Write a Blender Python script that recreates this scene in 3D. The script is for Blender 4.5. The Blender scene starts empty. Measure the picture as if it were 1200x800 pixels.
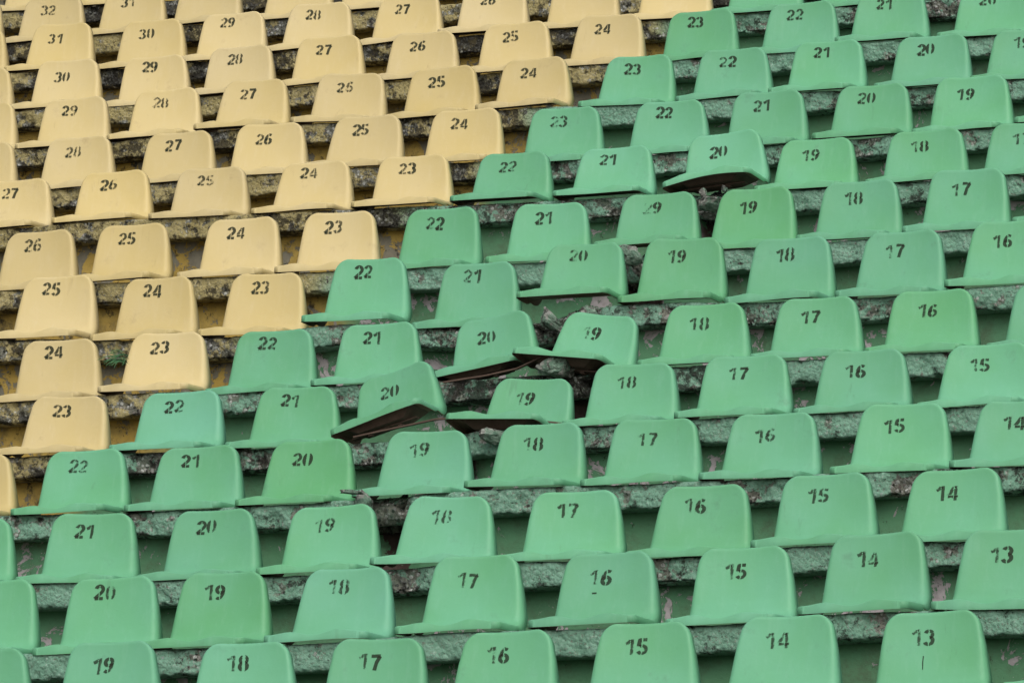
import bpy, math, random
import numpy as np
from mathutils import Vector, Matrix, Euler

SC = bpy.context.scene
COL = SC.collection
RAD = math.radians

# ------------------------------------------------------------------ camera
CAM = np.array([10.7572, -21.649, -1.9413])
YAW, PITCH, ROLL, FOC = 0.4028, 0.1291, 0.002, 7971.6      # focal length in pixels of a 1200 px wide frame

def cam_axes():
    cy, sy, cp, sp = math.cos(YAW), math.sin(YAW), math.cos(PITCH), math.sin(PITCH)
    f = np.array([-sy * cp, cy * cp, sp])
    r = np.array([cy, sy, 0.0])
    u = np.cross(r, f)
    c, s = math.cos(ROLL), math.sin(ROLL)
    return c * r + s * u, -s * r + c * u, f

CR, CU, CF = cam_axes()
cd = bpy.data.cameras.new('camera')
cam = bpy.data.objects.new('camera', cd)
COL.objects.link(cam)
cd.sensor_fit = 'HORIZONTAL'
cd.sensor_width = 36.0
cd.lens = FOC / 1200.0 * 36.0
cd.clip_start = 0.5
cd.clip_end = 2000.0
mw = Matrix.Identity(4)
for i in range(3):
    mw[i][0], mw[i][1], mw[i][2], mw[i][3] = CR[i], CU[i], -CF[i], CAM[i]
cam.matrix_world = mw
SC.camera = cam

# ------------------------------------------------------------------ sky and sun (overcast)
SUN_EL, SUN_AZ = RAD(42), RAD(152)          # azimuth clockwise from +Y
w = bpy.data.worlds.new('World')
SC.world = w
w.use_nodes = True
nt = w.node_tree
bg = nt.nodes['Background']
sky = nt.nodes.new('ShaderNodeTexSky')
sky.sky_type = 'NISHITA'
sky.sun_disc = False
sky.sun_elevation = SUN_EL
sky.sun_rotation = SUN_AZ
sky.air_density = 1.0
sky.dust_density = 4.0
hs = nt.nodes.new('ShaderNodeHueSaturation')
hs.inputs['Saturation'].default_value = 0.45
nt.links.new(sky.outputs[0], hs.inputs['Color'])
nt.links.new(hs.outputs[0], bg.inputs['Color'])
bg.inputs['Strength'].default_value = 0.15
sl = bpy.data.lights.new('sun', 'SUN')
sl.energy = 1.3
sl.angle = RAD(60)
sl.color = (1.0, 0.975, 0.945)
so = bpy.data.objects.new('sun', sl)
COL.objects.link(so)
sd = Vector((math.sin(SUN_AZ) * math.cos(SUN_EL), math.cos(SUN_AZ) * math.cos(SUN_EL), math.sin(SUN_EL)))
so.rotation_euler = sd.to_track_quat('Z', 'Y').to_euler()
so.location = (0, -10, 20)
SC.view_settings.view_transform = 'Standard'
SC.view_settings.look = 'None'
SC.view_settings.exposure = -0.24
SC.view_settings.gamma = 1.0
SC.view_settings.use_curve_mapping = False

# ------------------------------------------------------------------ helpers
def hash3(i, j, k, seed):
    n = (i * 374761393 + j * 668265263 + k * 2147483647 + seed * 974634777).astype(np.uint32)
    n = (n ^ (n >> np.uint32(13))) * np.uint32(1274126177)
    n = n ^ (n >> np.uint32(16))
    n = n * np.uint32(2246822519)
    n = n ^ (n >> np.uint32(15))
    return n.astype(np.float64) / 4294967295.0

def vnoise(x, y, z, seed=0):
    x, y, z = np.broadcast_arrays(np.asarray(x, float), np.asarray(y, float), np.asarray(z, float))
    xi, yi, zi = np.floor(x), np.floor(y), np.floor(z)
    fx, fy, fz = x - xi, y - yi, z - zi
    xi, yi, zi = xi.astype(np.int64), yi.astype(np.int64), zi.astype(np.int64)
    sx, sy, sz = fx * fx * (3 - 2 * fx), fy * fy * (3 - 2 * fy), fz * fz * (3 - 2 * fz)
    r = 0
    for a in (0, 1):
        for b in (0, 1):
            for c in (0, 1):
                wgt = (sx if a else 1 - sx) * (sy if b else 1 - sy) * (sz if c else 1 - sz)
                r = r + wgt * hash3(xi + a, yi + b, zi + c, seed)
    return r

def fbm(x, y, z, octaves=4, seed=0):
    r, amp, tot = 0, 1.0, 0
    for o in range(octaves):
        r = r + amp * vnoise(x * 2 ** o, y * 2 ** o, z * 2 ** o, seed + o * 17)
        tot += amp
        amp *= 0.5
    return r / tot

def sstep(a, b, x):
    t = np.clip((x - a) / (b - a), 0, 1)
    return t * t * (3 - 2 * t)

def mesh_from(name, verts, faces, mats=(), normals=None, smooth=True, midx=None):
    me = bpy.data.meshes.new(name)
    me.from_pydata([tuple(v) for v in verts], [], [tuple(f) for f in faces])
    for m in mats:
        me.materials.append(m)
    if midx is not None:
        me.polygons.foreach_set('material_index', np.asarray(midx, dtype=np.int32))
    me.polygons.foreach_set('use_smooth', np.full(len(me.polygons), smooth))
    if normals is not None:
        me.normals_split_custom_set_from_vertices([tuple(n) for n in normals])
    me.update()
    return me

def obj(name, me, parent=None, loc=(0, 0, 0)):
    o = bpy.data.objects.new(name, me)
    COL.objects.link(o)
    o.location = loc
    if parent is not None:
        o.parent = parent
    return o

def empty(name, loc=(0, 0, 0)):
    o = bpy.data.objects.new(name, None)
    o.empty_display_size = 0.1
    COL.objects.link(o)
    o.location = loc
    return o

def tag(o, label=None, cat=None, group=None, kind=None):
    if label: o['label'] = label
    if cat: o['category'] = cat
    if group: o['group'] = group
    if kind: o['kind'] = kind
    return o

def srgb(r, g, b):
    def f(c):
        c /= 255.0
        return c / 12.92 if c <= 0.04045 else ((c + 0.055) / 1.055) ** 2.4
    return (f(r), f(g), f(b), 1.0)

# ------------------------------------------------------------------ materials
class N:
    """small shader-graph writer"""
    def __init__(self, name, rough=0.6, spec=0.3):
        self.m = bpy.data.materials.new(name)
        self.m.use_nodes = True
        self.t = self.m.node_tree
        self.b = self.t.nodes['Principled BSDF']
        self.b.inputs['Roughness'].default_value = rough
        self.b.inputs['Specular IOR Level'].default_value = spec
    def new(self, kind, **kw):
        n = self.t.nodes.new(kind)
        for k, v in kw.items():
            setattr(n, k, v)
        return n
    def link(self, a, b):
        self.t.links.new(a, b)
    def put(self, sock, v):
        if hasattr(v, 'is_output'):
            self.link(v, sock)
        elif v is not None:
            sock.default_value = v
    def math(self, op, a, b=None, c=None, clamp=False):
        n = self.new('ShaderNodeMath', operation=op, use_clamp=clamp)
        self.put(n.inputs[0], a)
        if b is not None: self.put(n.inputs[1], b)
        if c is not None: self.put(n.inputs[2], c)
        return n.outputs[0]
    def mix(self, f, a, b, mode='MIX'):
        n = self.new('ShaderNodeMix', data_type='RGBA', blend_type=mode)
        self.put(n.inputs[0], f); self.put(n.inputs[6], a); self.put(n.inputs[7], b)
        return n.outputs[2]
    def step(self, v, a, b):
        n = self.new('ShaderNodeMapRange', interpolation_type='SMOOTHSTEP')
        self.put(n.inputs[0], v); self.put(n.inputs[1], a); self.put(n.inputs[2], b)
        return n.outputs[0]
    def coord(self, scale=(1, 1, 1), offset=None):
        tc = self.new('ShaderNodeTexCoord')
        mp = self.new('ShaderNodeMapping')
        self.link(tc.outputs['Object'], mp.inputs[0])
        mp.inputs['Scale'].default_value = scale
        if offset is not None:
            self.link(offset, mp.inputs['Location'])
        return mp.outputs[0]
    def noise(self, vec, scale, detail=4, rough=0.6, dist=0.0):
        n = self.new('ShaderNodeTexNoise')
        self.link(vec, n.inputs['Vector'])
        n.inputs['Scale'].default_value = scale
        n.inputs['Detail'].default_value = detail
        n.inputs['Roughness'].default_value = rough
        n.inputs['Distortion'].default_value = dist
        return n.outputs[0]
    def voro(self, vec, scale, feature='F1', rnd=1.0):
        n = self.new('ShaderNodeTexVoronoi', feature=feature)
        self.link(vec, n.inputs['Vector'])
        n.inputs['Scale'].default_value = scale
        n.inputs['Randomness'].default_value = rnd
        return n
    def attr(self, name):
        return self.new('ShaderNodeAttribute', attribute_name=name).outputs['Fac']
    def base(self, c):
        self.put(self.b.inputs['Base Color'], c)
    def bump(self, h, strength, dist):
        n = self.new('ShaderNodeBump')
        n.inputs['Strength'].default_value = strength
        n.inputs['Distance'].default_value = dist
        self.link(h, n.inputs['Height'])
        self.link(n.outputs[0], self.b.inputs['Normal'])

def seat_plastic(name, c0, c1, c2, dirt):
    g = N(name, 0.5, 0.35)
    oi = g.new('ShaderNodeObjectInfo')
    sep = g.new('ShaderNodeSeparateColor')
    g.link(oi.outputs['Color'], sep.inputs[0])
    hue, val, seed = sep.outputs[0], sep.outputs[1], sep.outputs[2]
    off = g.new('ShaderNodeCombineXYZ')
    g.put(off.inputs[0], g.math('MULTIPLY', seed, 57.0))
    g.put(off.inputs[1], g.math('MULTIPLY', seed, 31.0))
    g.put(off.inputs[2], g.math('MULTIPLY', seed, 83.0))
    v = g.coord(offset=off.outputs[0])
    vs = g.coord(scale=(1, 1, 0.07), offset=off.outputs[0])
    big = g.noise(v, 4.5, 3, 0.5)
    fade = g.math('ADD', g.math('MULTIPLY', g.math('SUBTRACT', big, 0.5), 1.0), hue)
    col = g.mix(g.math('MAXIMUM', g.math('MINIMUM', fade, 1.0), 0.0), c0, c1)
    streak = g.step(g.noise(vs, 38, 4, 0.65), 0.48, 0.78)
    col = g.mix(g.math('MULTIPLY', streak, 0.13), col, c2)
    # chalky scuffs and grime
    grime = g.step(g.noise(v, 9, 6, 0.7), 0.58, 0.80)
    col = g.mix(g.math('MULTIPLY', grime, 0.36), col, dirt)
    drip = g.math('MULTIPLY', g.step(g.noise(vs, 24, 5, 0.7), 0.60, 0.74), g.step(g.noise(v, 5, 2), 0.45, 0.65))
    col = g.mix(g.math('MULTIPLY', drip, 0.30), col, dirt)
    speck = g.step(g.voro(v, 75).outputs['Distance'], 0.10, 0.05)
    speck = g.math('MULTIPLY', speck, g.step(g.noise(v, 21, 2), 0.60, 0.68))
    col = g.mix(g.math('MULTIPLY', speck, 0.6), col, dirt)
    hsv = g.new('ShaderNodeHueSaturation')
    g.put(hsv.inputs['Value'], g.math('ADD', g.math('MULTIPLY', val, 0.14), 0.93))
    g.put(hsv.inputs['Color'], col)
    g.base(hsv.outputs[0])
    g.put(g.b.inputs['Roughness'], g.math('ADD', g.math('MULTIPLY', big, 0.3), 0.36))
    h = g.math('ADD', g.noise(v, 16, 3), g.math('MULTIPLY', g.noise(v, 160, 2), 0.12))
    g.bump(h, 0.35, 0.004)
    return g.m

M_GREEN = seat_plastic('green_plastic', srgb(98, 166, 113), srgb(113, 178, 147), srgb(143, 193, 168), srgb(84, 112, 90))
M_YELLOW = seat_plastic('yellow_plastic', srgb(202, 182, 121), srgb(206, 190, 146), srgb(219, 207, 176), srgb(150, 124, 88))

def under_mat():
    g = N('dirty_underside', 0.85, 0.1)
    v = g.coord()
    g.base(g.mix(g.noise(v, 14, 5), srgb(110, 92, 78), srgb(150, 128, 110)))
    return g.m
M_UNDER = under_mat()

def number_mat():
    g = N('worn_stencil_paint', 0.75, 0.15)
    oi = g.new('ShaderNodeObjectInfo')
    sep = g.new('ShaderNodeSeparateColor')
    g.link(oi.outputs['Color'], sep.inputs[0])
    off = g.new('ShaderNodeCombineXYZ')
    for k in range(3):
        g.put(off.inputs[k], g.math('MULTIPLY', sep.outputs[2], 91.0 + 13 * k))
    v = g.coord(offset=off.outputs[0])
    n = g.math('ADD', g.math('MULTIPLY', g.noise(v, 55, 3, 0.6), 0.72), g.math('MULTIPLY', g.noise(v, 260, 3, 0.7), 0.28))
    soft = g.math('MULTIPLY', g.math('SUBTRACT', 1.0, g.attr('edge')), 0.16)
    m = g.math('ADD', n, soft)
    we = g.attr('wear')
    a = g.step(m, g.math('SUBTRACT', we, 0.07), g.math('ADD', we, 0.09))
    a = g.math('MULTIPLY', a, g.math('SUBTRACT', 1.0, g.math('MULTIPLY', we, 0.55)))
    g.base(g.mix(g.noise(v, 90, 2), srgb(30, 36, 28), srgb(62, 70, 56)))
    g.put(g.b.inputs['Alpha'], a)
    return g.m
M_NUM = number_mat()

def paint_cols(g, v, zone):
    pass

def nosing_mat():
    """broken front edge of the steps: aggregate, lichen and what is left of the paint"""
    g = N('weathered_step_edge', 0.9, 0.15)
    v = g.coord()
    zone = g.attr('zone'); dark = g.attr('lichen'); ero = g.attr('erode')
    vo = g.voro(v, 62)
    vc = g.new('ShaderNodeSeparateColor'); g.link(vo.outputs['Color'], vc.inputs[0])
    stone = g.mix(g.step(vc.outputs[0], 0.1, 0.95), srgb(58, 60, 55), srgb(204, 206, 200))
    stone = g.mix(g.math('MULTIPLY', g.step(vc.outputs[1], 0.80, 0.86), 0.6), stone, srgb(140, 128, 122))
    mortar = g.mix(g.noise(v, 30, 5, 0.7), srgb(92, 94, 84), srgb(158, 158, 146))
    raw = g.mix(g.step(vo.outputs['Distance'], 0.38, 0.55), stone, mortar)
    raw = g.mix(g.math('MULTIPLY', g.step(g.noise(v, 150, 3, 0.8), 0.52, 0.62), 0.55), raw, srgb(40, 38, 34))
    raw = g.mix(g.math('MULTIPLY', g.step(g.noise(v, 7, 5, 0.7), 0.42, 0.66), 0.5), raw, g.mix(zone, srgb(112, 104, 66), srgb(84, 116, 96)))
    pv = g.noise(v, 13, 6, 0.72)
    pgreen = g.mix(g.noise(v, 8, 5, 0.7), srgb(98, 154, 124), srgb(154, 198, 176))
    pyel = g.mix(g.noise(v, 8, 5, 0.7), srgb(150, 136, 80), srgb(204, 190, 138))
    paint = g.mix(zone, pyel, pgreen)
    thr = g.math('ADD', g.math('MULTIPLY', ero, 0.20), g.math('ADD', 0.345, g.math('MULTIPLY', g.math('SUBTRACT', 1.0, zone), 0.05)))
    pm = g.step(pv, thr, g.math('ADD', thr, 0.05))
    fine = g.step(g.noise(v, 85, 4, 0.75), 0.36, 0.44)
    col = g.mix(g.math('MULTIPLY', pm, g.math('ADD', g.math('MULTIPLY', fine, 0.75), 0.1)), raw, paint)
    lic = g.step(g.math('ADD', g.noise(v, 19, 6, 0.75), g.math('MULTIPLY', dark, 0.18)), 0.61, 0.71)
    col = g.mix(g.math('MULTIPLY', lic, 0.85), col, g.mix(g.noise(v, 120, 3), srgb(20, 20, 20), srgb(62, 58, 52)))
    pale = g.step(g.noise(v, 27, 5, 0.7), 0.665, 0.70)
    col = g.mix(g.math('MULTIPLY', pale, 0.7), col, srgb(176, 182, 180))
    g.base(col)
    h = g.math('ADD', g.math('MULTIPLY', g.noise(v, 60, 6, 0.75), 1.0), g.math('MULTIPLY', vo.outputs['Distance'], -0.6))
    g.bump(h, 1.0, 0.012)
    return g.m
M_NOSE = nosing_mat()

def riser_mat():
    g = N('flaking_riser_paint', 0.7, 0.25)
    v = g.coord()
    zone = g.attr('zone'); ero = g.attr('erode'); low = g.attr('patchy')
    pgreen = g.mix(g.noise(v, 3, 4, 0.6), srgb(78, 126, 88), srgb(100, 152, 115))
    pyel = g.mix(g.noise(v, 5, 5, 0.65), srgb(166, 134, 50), srgb(198, 172, 98))
    paint = g.mix(zone, pyel, pgreen)
    dirt = g.step(g.noise(v, 6, 7, 0.75), 0.44, 0.72)
    col = g.mix(g.math('MULTIPLY', dirt, g.math('SUBTRACT', 0.85, g.math('MULTIPLY', zone, 0.25))), paint, srgb(78, 74, 58))
    chips = g.math('ADD', g.noise(v, 10, 7, 0.72, 0.6), g.math('MULTIPLY', low, 0.10))
    chips = g.math('ADD', chips, g.math('MULTIPLY', ero, 0.25))
    chips = g.math('ADD', chips, g.math('MULTIPLY', g.math('SUBTRACT', 1.0, zone), 0.045))
    cm = g.step(chips, 0.64, 0.66)
    bare = g.mix(g.noise(v, 22, 4, 0.7), g.mix(zone, srgb(96, 92, 78), srgb(120, 112, 106)), g.mix(zone, srgb(150, 144, 124), srgb(210, 204, 206)))
    bare = g.mix(g.step(ero, 0.15, 0.5), bare, srgb(72, 60, 54))
    col = g.mix(cm, col, bare)
    lic = g.step(g.math('ADD', g.noise(v, 17, 6, 0.75), g.math('MULTIPLY', g.math('SUBTRACT', 1.0, zone), 0.07)), 0.62, 0.70)
    col = g.mix(g.math('MULTIPLY', lic, 0.8), col, srgb(40, 38, 34))
    g.base(col)
    h = g.math('ADD', g.noise(v, 40, 6, 0.7), g.math('MULTIPLY', cm, -0.8))
    g.bump(h, 0.6, 0.006)
    return g.m
M_RISER = riser_mat()

def rock_mat():
    g = N('broken_concrete', 0.9, 0.12)
    v = g.coord()
    vo = g.voro(v, 60)
    vc = g.new('ShaderNodeSeparateColor'); g.link(vo.outputs['Color'], vc.inputs[0])
    col = g.mix(vc.outputs[0], srgb(70, 70, 66), srgb(158, 160, 152))
    pn = g.step(g.noise(v, 9, 4), 0.5, 0.56)
    col = g.mix(g.math('MULTIPLY', pn, 0.55), col, srgb(104, 146, 122))
    col = g.mix(g.math('MULTIPLY', g.step(g.noise(v, 24, 5, 0.75), 0.55, 0.65), 0.8), col, srgb(56, 48, 44))
    g.base(col)
    g.bump(g.noise(v, 70, 6, 0.75), 0.9, 0.008)
    return g.m
M_ROCK = rock_mat()

def simple_mat(name, a, b, scale, rough=0.8, metal=0.0):
    g = N(name, rough, 0.25)
    v = g.coord()
    n = g.noise(v, scale, 5, 0.65)
    g.base(g.mix(n, a, b))
    g.b.inputs['Metallic'].default_value = metal
    g.bump(n, 0.4, 0.004)
    return g.m
M_STEEL = simple_mat('rusty_brown_steel', srgb(72, 58, 50), srgb(118, 98, 86), 30, 0.7, 0.2)
M_GROUND = simple_mat('dry_ground', srgb(142, 136, 118), srgb(168, 162, 146), 0.6, 0.95)
M_WEED = simple_mat('weed_green', srgb(44, 86, 54), srgb(84, 128, 84), 40, 0.7)
M_TREAD = simple_mat('dirty_concrete_tread', srgb(62, 58, 52), srgb(112, 106, 98), 7, 0.95)
SEATS = [
    ('A', 20, -0.5542, 0.0123, 'green', False, None, [], (0.0, 0.0122), '', 'green seat cut off by the left edge, beside seat 19 in the lowest row'),
    ('A', 19, -0.0423, 0.0215, 'green', True, None, [0.559, 0.459], (0.0, 0.0061), '19', 'green plastic stadium seat with stencilled 19, lowest 19 counting up from the bottom'),
    ('A', 18, 0.4849, 0.0026, 'green', True, None, [0.566, 0.41], (0.0, 0.0181), '18', 'green plastic stadium seat with stencilled 18, lowest 18 counting up from the bottom'),
    ('A', 17, 0.9932, 0.0023, 'green', True, None, [0.585, 0.441], (0.0, 0.009), '17', 'green plastic stadium seat with stencilled 17, lowest 17 counting up from the bottom'),
    ('A', 16, 1.4803, 0.0113, 'green', True, None, [0.6, 0.475], (0.0, 0.0089), '16', 'green plastic stadium seat with stencilled 16, lowest 16 counting up from the bottom'),
    ('A', 15, 2.0009, 0.0248, 'green', True, None, [0.553, 0.502], (0.0, 0.0088), '15', 'green plastic stadium seat with stencilled 15, lowest 15 counting up from the bottom'),
    ('A', 14, 2.519, 0.032, 'green', True, None, [0.567, 0.539], (0.0, 0.0058), '14', 'green plastic stadium seat with stencilled 14, lowest 14 counting up from the bottom'),
    ('A', 13, 3.0496, 0.0268, 'green', True, None, [0.577, 0.507], (0.0, 0.0029), '13', 'green plastic stadium seat with stencilled 13, lowest 13 counting up from the bottom'),
    ('A', 12, 3.5919, 0.0268, 'green', False, None, [], (0.0, 0.0029), '', 'green seat cut off by the right edge, beside seat 13 in the lowest row'),
    ('B', 21, -0.9545, 0.3474, 'green', False, None, [], (0.0, 0.0254), '', 'green seat cut off by the left edge, beside seat 20 in the second row'),
    ('B', 20, -0.4579, 0.3402, 'green', True, None, [0.41, 0.521], (0.0, 0.0347), '20', 'green plastic stadium seat with stencilled 20, lowest 20 counting up from the bottom'),
    ('B', 19, -0.0036, 0.3436, 'green', True, None, [0.537, 0.405], (0.0, 0.0157), '19', 'green plastic stadium seat with stencilled 19, second 19 counting up from the bottom'),
    ('B', 18, 0.4957, 0.3422, 'green', True, None, [0.553, 0.515], (0.0, 0.0218), '18', 'green plastic stadium seat with stencilled 18, second 18 counting up from the bottom'),
    ('B', 17, 1.0107, 0.3678, 'green', True, None, [0.574, 0.547], (0, 0), '17', 'green plastic stadium seat with stencilled 17, second 17 counting up from the bottom'),
    ('B', 16, 1.5276, 0.3619, 'green', True, None, [0.582, 0.471], (0, 0), '16', 'green plastic stadium seat with stencilled 16, second 16 counting up from the bottom'),
    ('B', 15, 2.049, 0.3588, 'green', True, None, [0.589, 0.416], (0.0, 0.0061), '15', 'green plastic stadium seat with stencilled 15, second 15 counting up from the bottom'),
    ('B', 14, 2.5493, 0.3893, 'green', True, None, [0.53, 0.554], (0, 0), '14', 'green plastic stadium seat with stencilled 14, second 14 counting up from the bottom'),
    ('B', 13, 3.0446, 0.3863, 'green', True, None, [0.566, 0.448], (0, 0), '13', 'green plastic stadium seat with stencilled 13, topmost 13 counting up from the bottom'),
    ('C', 22, -1.4784, 0.6803, 'green', False, None, [], (0.0, 0.0198), '', 'green seat cut off by the left edge, beside seat 21 in the third row'),
    ('C', 21, -0.9543, 0.6805, 'green', True, None, [0.481, 0.462], (0.0, 0.0197), '21', 'green plastic stadium seat with stencilled 21, lowest 21 counting up from the bottom'),
    ('C', 20, -0.4381, 0.6741, 'green', True, None, [0.456, 0.494], (0.0, 0.0228), '20', 'green plastic stadium seat with stencilled 20, second 20 counting up from the bottom'),
    ('C', 19, 0.0595, 0.6715, 'green', True, None, [0.591, 0.509], (0.0, 0.0129), '19', 'green plastic stadium seat with stencilled 19, third 19 counting up from the bottom'),
    ('C', 18, 0.5426, 0.6885, 'green', True, None, [0.587, 0.559], (0.0, 0.0096), '18', 'green plastic stadium seat with stencilled 18, third 18 counting up from the bottom'),
    ('C', 17, 1.0534, 0.688, 'green', True, None, [0.525, 0.538], (0.0, 0.0127), '17', 'green plastic stadium seat with stencilled 17, third 17 counting up from the bottom'),
    ('C', 16, 1.5664, 0.687, 'green', True, None, [0.591, 0.491], (0.0, 0.0126), '16', 'green plastic stadium seat with stencilled 16, third 16 counting up from the bottom'),
    ('C', 15, 2.0548, 0.7088, 'green', True, None, [0.529, 0.533], (0.0, 0.0094), '15', 'green plastic stadium seat with stencilled 15, third 15 counting up from the bottom'),
    ('C', 14, 2.5523, 0.7046, 'green', True, None, [0.5, 0.5], (0.0, 0.0031), '14', 'green plastic stadium seat with stencilled 14, third 14 counting up from the bottom'),
    ('D', 23, -1.909, 1.035, 'yellow', False, None, [], (0.0, 0.0206), '', 'yellow seat cut off by the left edge, beside seat 22 in the fourth row'),
    ('D', 22, -1.4036, 1.0347, 'green', True, None, [0.537, 0.558], (0.0, 0.0204), '22', 'green plastic stadium seat with stencilled 22, lowest 22 counting up from the bottom'),
    ('D', 21, -0.9054, 1.0276, 'green', True, None, [0.414, 0.528], (0.0, 0.027), '21', 'green plastic stadium seat with stencilled 21, second 21 counting up from the bottom'),
    ('D', 20, -0.4181, 1.031, 'green', True, None, [0.466, 0.424], (0.0, 0.0101), '20', 'green plastic stadium seat with stencilled 20, third 20 counting up from the bottom'),
    ('D', 19, 0.0806, 1.0469, 'green', True, None, [0.579, 0.54], (0.0, 0.01), '19', 'green plastic stadium seat with stencilled 19, fourth 19 counting up from the bottom'),
    ('D', 18, 0.5615, 1.0564, 'green', True, None, [0.565, 0.407], (0.0, 0.0033), '18', 'green plastic stadium seat with stencilled 18, fourth 18 counting up from the bottom'),
    ('D', 17, 1.0427, 1.0522, 'green', True, None, [0.54, 0.541], (0.0, 0.0033), '17', 'green plastic stadium seat with stencilled 17, fourth 17 counting up from the bottom'),
    ('D', 16, 1.5276, 1.0509, 'green', True, None, [0.555, 0.56], (0, 0), '16', 'green plastic stadium seat with stencilled 16, fourth 16 counting up from the bottom'),
    ('D', 15, 2.0504, 1.064, 'green', True, None, [0.517, 0.496], (0, 0), '15', 'green plastic stadium seat with stencilled 15, fourth 15 counting up from the bottom'),
    ('D', 14, 2.5277, 1.0559, 'green', True, None, [0.528, 0.465], (0, 0), '14', 'green plastic stadium seat with stencilled 14, topmost 14 counting up from the bottom'),
    ('E', 23, -1.8984, 1.3706, 'yellow', True, None, [0.498, 0.425], (0.0, 0.0212), '23', 'yellow plastic stadium seat with stencilled 23, lowest 23 counting up from the bottom'),
    ('E', 22, -1.3853, 1.3653, 'green', True, None, [0.407, 0.539], (0.0, 0.021), '22', 'green plastic stadium seat with stencilled 22, second 22 counting up from the bottom'),
    ('E', 21, -0.8565, 1.3591, 'green', True, None, [0.45, 0.553], (0.0, 0.0278), '21', 'green plastic stadium seat with stencilled 21, third 21 counting up from the bottom'),
    ('E', 20, -0.4241, 1.4045, 'green', True, (-8, -15, -3, 0.02), [0.543, 0.46], (0, 0), '20', 'green seat numbered 20 tipped steeply down to the left beside the broken joint'),
    ('E', 19, 0.1652, 1.3508, 'green', True, (-8, 3, -4, 0.03), [0.6, 0.42], (0, 0), '19', 'green seat numbered 19 tipped back with its dark underside showing, lower of two'),
    ('E', 18, 0.6215, 1.3849, 'green', True, None, [0.56, 0.499], (0.0, 0.0068), '18', 'green plastic stadium seat with stencilled 18, fifth 18 counting up from the bottom'),
    ('E', 17, 1.0996, 1.3933, 'green', True, None, [0.556, 0.469], (0.0, 0.0101), '17', 'green plastic stadium seat with stencilled 17, fifth 17 counting up from the bottom'),
    ('E', 16, 1.5925, 1.3904, 'green', True, None, [0.531, 0.448], (0, 0), '16', 'green plastic stadium seat with stencilled 16, fifth 16 counting up from the bottom'),
    ('E', 15, 2.1102, 1.3894, 'green', True, None, [0.557, 0.488], (0, 0), '15', 'green plastic stadium seat with stencilled 15, topmost 15 counting up from the bottom'),
    ('F', 24, -2.3658, 1.7216, 'yellow', True, None, [0.402, 0.466], (0.0, 0.0365), '24', 'yellow plastic stadium seat with stencilled 24, lowest 24 counting up from the bottom'),
    ('F', 23, -1.8589, 1.7301, 'yellow', True, None, [0.493, 0.403], (0.0, 0.0218), '23', 'yellow plastic stadium seat with stencilled 23, second 23 counting up from the bottom'),
    ('F', 22, -1.3545, 1.713, 'green', True, None, [0.499, 0.501], (0.0, 0.0324), '22', 'green plastic stadium seat with stencilled 22, third 22 counting up from the bottom'),
    ('F', 21, -0.865, 1.7181, 'green', True, None, [0.41, 0.5], (0.0, 0.025), '21', 'green plastic stadium seat with stencilled 21, fourth 21 counting up from the bottom'),
    ('F', 20, -0.3518, 1.7241, 'green', True, (-4, -9, -3, 0.02), [0.475, 0.509], (0, 0), '20', 'green seat numbered 20 leaning down to the left, upper of the two leaning 20s'),
    ('F', 19, 0.121, 1.7151, 'green', True, (-6, 7, -5, 0.02), [0.62, 0.4], (0, 0), '19', 'green seat numbered 19 tipped back at the upper end of the bent rail'),
    ('F', 18, 0.6069, 1.7239, 'green', True, None, [0.515, 0.508], (0.0, 0.007), '18', 'green plastic stadium seat with stencilled 18, sixth 18 counting up from the bottom'),
    ('F', 17, 1.0933, 1.7277, 'green', True, None, [0.533, 0.473], (0.0, 0.007), '17', 'green plastic stadium seat with stencilled 17, sixth 17 counting up from the bottom'),
    ('F', 16, 1.5914, 1.7305, 'green', True, None, [0.539, 0.458], (0.0113, 0.0035), '16', 'green plastic stadium seat with stencilled 16, sixth 16 counting up from the bottom'),
    ('F', 15, 2.1042, 1.7322, 'green', False, None, [], (0.0, 0.0034), '', 'green seat cut off by the right edge, beside seat 16 in the sixth row'),
    ('G', 25, -2.799, 2.1211, 'yellow', True, None, [0.45, 0.459], (0.0, 0.034), '25', 'yellow plastic stadium seat with stencilled 25, lowest 25 counting up from the bottom'),
    ('G', 24, -2.3037, 2.088, 'yellow', True, None, [0.495, 0.448], (0.0, 0.0337), '24', 'yellow plastic stadium seat with stencilled 24, second 24 counting up from the bottom'),
    ('G', 23, -1.778, 2.0797, 'yellow', True, None, [0.46, 0.524], (0.0, 0.0298), '23', 'yellow plastic stadium seat with stencilled 23, third 23 counting up from the bottom'),
    ('G', 22, -1.2882, 2.1178, 'green', True, None, [0.404, 0.491], (0.0, 0.0333), '22', 'green plastic stadium seat with stencilled 22, fourth 22 counting up from the bottom'),
    ('G', 21, -0.7722, 2.0721, 'green', True, None, [0.55, 0.52], (0.0, 0.0331), '21', 'green plastic stadium seat with stencilled 21, fifth 21 counting up from the bottom'),
    ('G', 20, -0.2792, 2.1384, 'green', True, (-5, 0, 0, 0), [0.56, 0.48], (0.0, 0.0329), '20', 'green plastic stadium seat with stencilled 20, sixth 20 counting up from the bottom'),
    ('G', 19, 0.1763, 2.1286, 'green', True, None, [0.527, 0.47], (0.0, 0.0109), '19', 'green plastic stadium seat with stencilled 19, seventh 19 counting up from the bottom'),
    ('G', 18, 0.6687, 2.1021, 'green', True, None, [0.519, 0.452], (0.0, 0.018), '18', 'green plastic stadium seat with stencilled 18, seventh 18 counting up from the bottom'),
    ('G', 17, 1.1621, 2.1008, 'green', True, None, [0.585, 0.47], (0.0, 0.0107), '17', 'green plastic stadium seat with stencilled 17, seventh 17 counting up from the bottom'),
    ('G', 16, 1.638, 2.1218, 'green', True, None, [0.525, 0.454], (0.0, 0.0036), '16', 'green plastic stadium seat with stencilled 16, topmost 16 counting up from the bottom'),
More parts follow.
